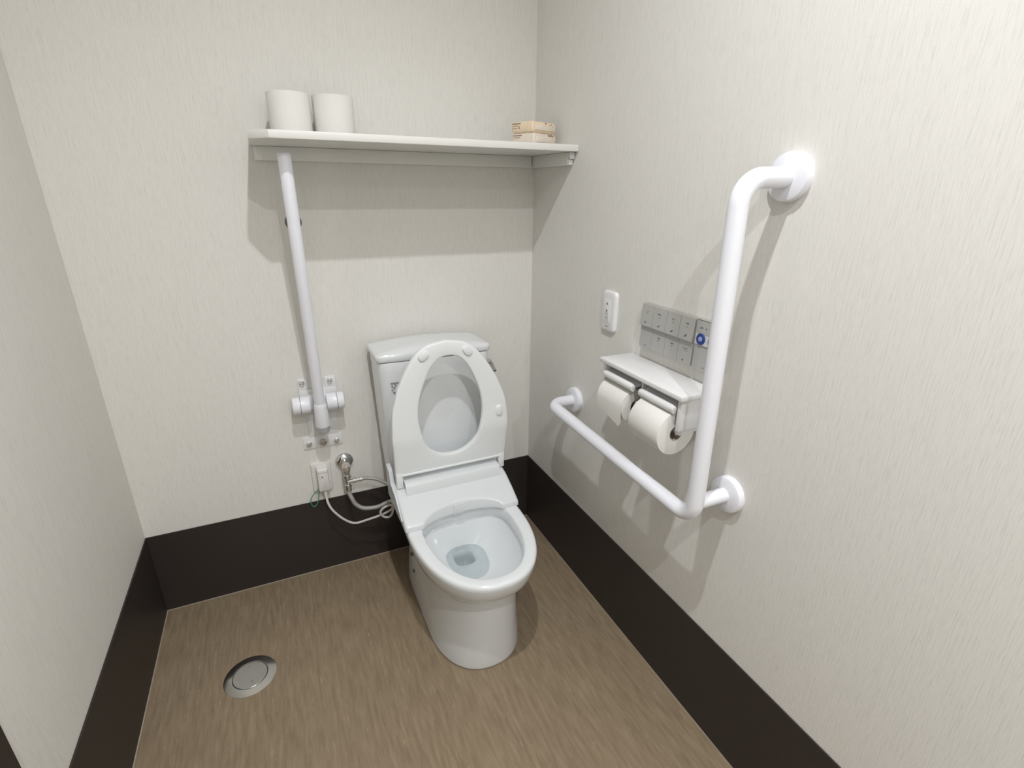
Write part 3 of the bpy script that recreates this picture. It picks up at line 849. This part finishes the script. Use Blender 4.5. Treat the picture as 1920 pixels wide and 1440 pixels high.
bx(m, -0.0126, -0.0114, -0.5365, -0.5245, 1.0615, 1.0630); bx(m, -0.0126, -0.0114, -0.5365, -0.5352, 1.0615, 1.0665); bx(m, -0.0126, -0.0114, -0.5258, -0.5245, 1.0615, 1.0665)
for yy_ in (-0.535, -0.5275):
    bx(m, -0.0125, -0.0114, yy_ - 0.0008, yy_ + 0.0008, 1.0470, 1.0560); bx(m, -0.0125, -0.0114, yy_ - 0.0025, yy_ + 0.0008, 1.0470, 1.0482)
bx(m, -0.0116, -0.0105, -0.5410, -0.5270, 1.0225, 1.0245)
mk('printed_mark', m, 'print_soft', ins, smooth=False)['kind'] = 'stuff'

# ------------------------------------------------------------------ outlet, plug and cord on the back wall
ol = thing('wall_outlet', 'white wall outlet low on the back wall', 'outlet', (-0.857, 0.0, 0.41))
bm = bmesh.new(); R = []
for ins_, d in [(0.0, 0.0), (0.0, 0.005), (0.002, 0.0085), (0.006, 0.0095)]:
    R.append([Vector((-0.857 + p.x, -d, p.y)) for p in rrect(0.0345 - ins_, 0.350 + ins_, 0.470 - ins_, 0.006, 0, 0, 0, 5, 6)])
loft(bm, R); mk('plate', bm, 'ivory', ol, angle=40)
pg = thing('power_plug', 'white plug block with a long cord pushed into the wall outlet', 'power plug', (-0.854, -0.01, 0.41))
bm = bmesh.new(); R = []
for ins_, d in [(0.0, 0.0098), (0.0, 0.036), (0.0015, 0.0395), (0.004, 0.041)]:
    R.append([Vector((-0.854 + p.x, -d, p.y)) for p in rrect(0.0195 - ins_, 0.366 + ins_, 0.458 - ins_, 0.004, 0, 0, 0, 4, 5)])
loft(bm, R); body = mk('plug_body', bm, 'ivory', pg, angle=40)
mk('cover_seam', box(-0.8715, -0.8365, -0.0412, -0.0385, 0.4435, 0.4447), 'print_soft', body, smooth=False)
mk('indicator', lathe(bmesh.new(), (-0.857, -0.0405, 0.427), (0, -1, 0), [(0.0028, 0), (0.0028, 0.001), (0.0001, 0.0011)], 14), 'bumper', body)
mk('strain_relief', tube([(-0.853, -0.026, 0.368), (-0.853, -0.030, 0.355), (-0.8525, -0.034, 0.343)], [0.0075, 0.0070, 0.0055], 16), 'cord', pg)
cord_pts = [(-0.8525, -0.032, 0.348), (-0.850, -0.050, 0.322), (-0.838, -0.062, 0.294), (-0.813, -0.070, 0.261), (-0.786, -0.075, 0.236), (-0.760, -0.080, 0.227), (-0.719, -0.090, 0.237), (-0.676, -0.105, 0.253),
            (-0.640, -0.118, 0.273), (-0.628, -0.122, 0.290), (-0.640, -0.124, 0.300), (-0.664, -0.123, 0.293), (-0.676, -0.122, 0.276), (-0.667, -0.121, 0.256), (-0.649, -0.121, 0.247), (-0.636, -0.124, 0.257), (-0.631, -0.135, 0.285), (-0.634, -0.160, 0.330), (-0.636, -0.190, 0.390), (-0.636, -0.2045, 0.418)]
mk('cord', tube(catmull(cord_pts, 6), 0.0043, 12), 'cord', pg, angle=60)
gw = [(-0.874, -0.018, 0.368), (-0.890, -0.020, 0.356), (-0.903, -0.021, 0.340), (-0.908, -0.021, 0.320), (-0.900, -0.021, 0.301), (-0.889, -0.021, 0.306), (-0.881, -0.021, 0.325), (-0.876, -0.020, 0.348), (-0.872, -0.018, 0.368)]
o = mk('earth_wire', tube(catmull(gw, 6), 0.0017, 8), 'green', pg, angle=60); o['label'] = 'thin green loop of wire'

# ------------------------------------------------------------------ stop valve and hoses
sv = thing('stop_valve', 'chrome stop valve with a round rosette on the back wall', 'valve', (-0.769, 0.0, 0.45))
VX = -0.772
mk('rosette', lathe(bmesh.new(), (VX, 0.0, 0.456), (0, -1, 0), [(0.0335, 0.0), (0.0335, 0.003), (0.031, 0.008), (0.024, 0.013), (0.0145, 0.016), (0.012, 0.016)], 44), 'chrome', sv, angle=50)
vb = bmesh.new()
lathe(vb, (VX, -0.012, 0.456), (0, -1, 0), [(0.0125, 0), (0.0125, 0.030), (0.0150, 0.032), (0.0150, 0.052), (0.013, 0.057), (0.006, 0.059)], 28)
lathe(vb, (VX, -0.055, 0.456), (0, 0, -1), [(0.013, 0.0), (0.0128, 0.018), (0.0105, 0.022), (0.0105, 0.030), (0.0135, 0.031), (0.0135, 0.042), (0.0095, 0.044), (0.0090, 0.070), (0.0120, 0.071), (0.0120, 0.082), (0.010, 0.083)], 24)
mk('valve_body', vb, 'chrome', sv, angle=40)
bn = bmesh.new()
lathe(bn, (VX, -0.058, 0.398), (0.98, -0.1, 0.06), [(0.0075, 0.0), (0.0075, 0.018), (0.0100, 0.019), (0.0100, 0.030), (0.0075, 0.031), (0.0075, 0.042), (0.0092, 0.043), (0.0092, 0.052), (0.007, 0.053)], 18)
mk('branch', bn, 'chrome', sv, angle=40)
h1 = thing('supply_hose', 'thin braided hose arching from the stop valve to the bidet unit', 'hose', (-0.718, -0.063, 0.40), 'hoses at the stop valve')
mk('hose', tube(catmull([(-0.720, -0.063, 0.401), (-0.699, -0.068, 0.400), (-0.671, -0.078, 0.394), (-0.645, -0.090, 0.380), (-0.625, -0.105, 0.372), (-0.605, -0.118, 0.385), (-0.598, -0.120, 0.403)], 8), 0.0064, 14), 'braid', h1, angle=60)
h2 = thing('supply_hose', 'thick braided hose sagging below the stop valve in front of the skirting', 'hose', (VX, -0.055, 0.37), 'hoses at the stop valve')
mk('hose', tube(catmull([(VX, -0.055, 0.372), (VX - 0.0005, -0.062, 0.350), (-0.766, -0.070, 0.330), (-0.756, -0.076, 0.307), (-0.734, -0.082, 0.288), (-0.705, -0.088, 0.283), (-0.675, -0.094, 0.286), (-0.645, -0.10, 0.298), (-0.60, -0.11, 0.310), (-0.572, -0.115, 0.315)], 8), 0.0080, 16), 'braid', h2, angle=60)
mk('hose_nut', lathe(bmesh.new(), (VX, -0.055, 0.374), (0, -0.2, -1), [(0.0105, 0.0), (0.0105, 0.014), (0.009, 0.016)], 18), 'chrome', h2, angle=40)

# ------------------------------------------------------------------ floor drain
DX, DY = -1.153, -0.413
fd = thing('floor_drain', 'round metal floor drain cover set into the beige floor', 'floor drain', (DX, DY, 0.0))
mk('outer_ring', lathe(bmesh.new(), (DX, DY, 0.0), (0, 0, 1), [(0.0745, 0.0), (0.0745, 0.0004), (0.0735, 0.0007), (0.0510, 0.0040), (0.0500, 0.0036), (0.0500, 0.0020)], 72), 'drain', fd, angle=30)
mk('groove', lathe(bmesh.new(), (DX, DY, 0.0), (0, 0, 1), [(0.0498, 0.0), (0.0498, 0.0026), (0.0475, 0.0026)], 64), 'dark', fd)
cv = mk('cover', lathe(bmesh.new(), (DX, DY, 0.0), (0, 0, 1), [(0.0485, 0.0), (0.0485, 0.0033), (0.0475, 0.0040), (0.0001, 0.0042)], 64), 'drain_cover', fd, angle=30)
for (sx, sy) in ((-0.004, 0.034), (0.006, -0.027)):
    mk('screw', lathe(bmesh.new(), (DX + sx, DY + sy, 0.0039), (0, 0, 1), [(0.0032, 0.0), (0.0030, 0.0006), (0.0001, 0.0007)], 14), 'print_soft', cv)

for o in list(bpy.data.objects):
    if '_o' in o.keys(): del o['_o']
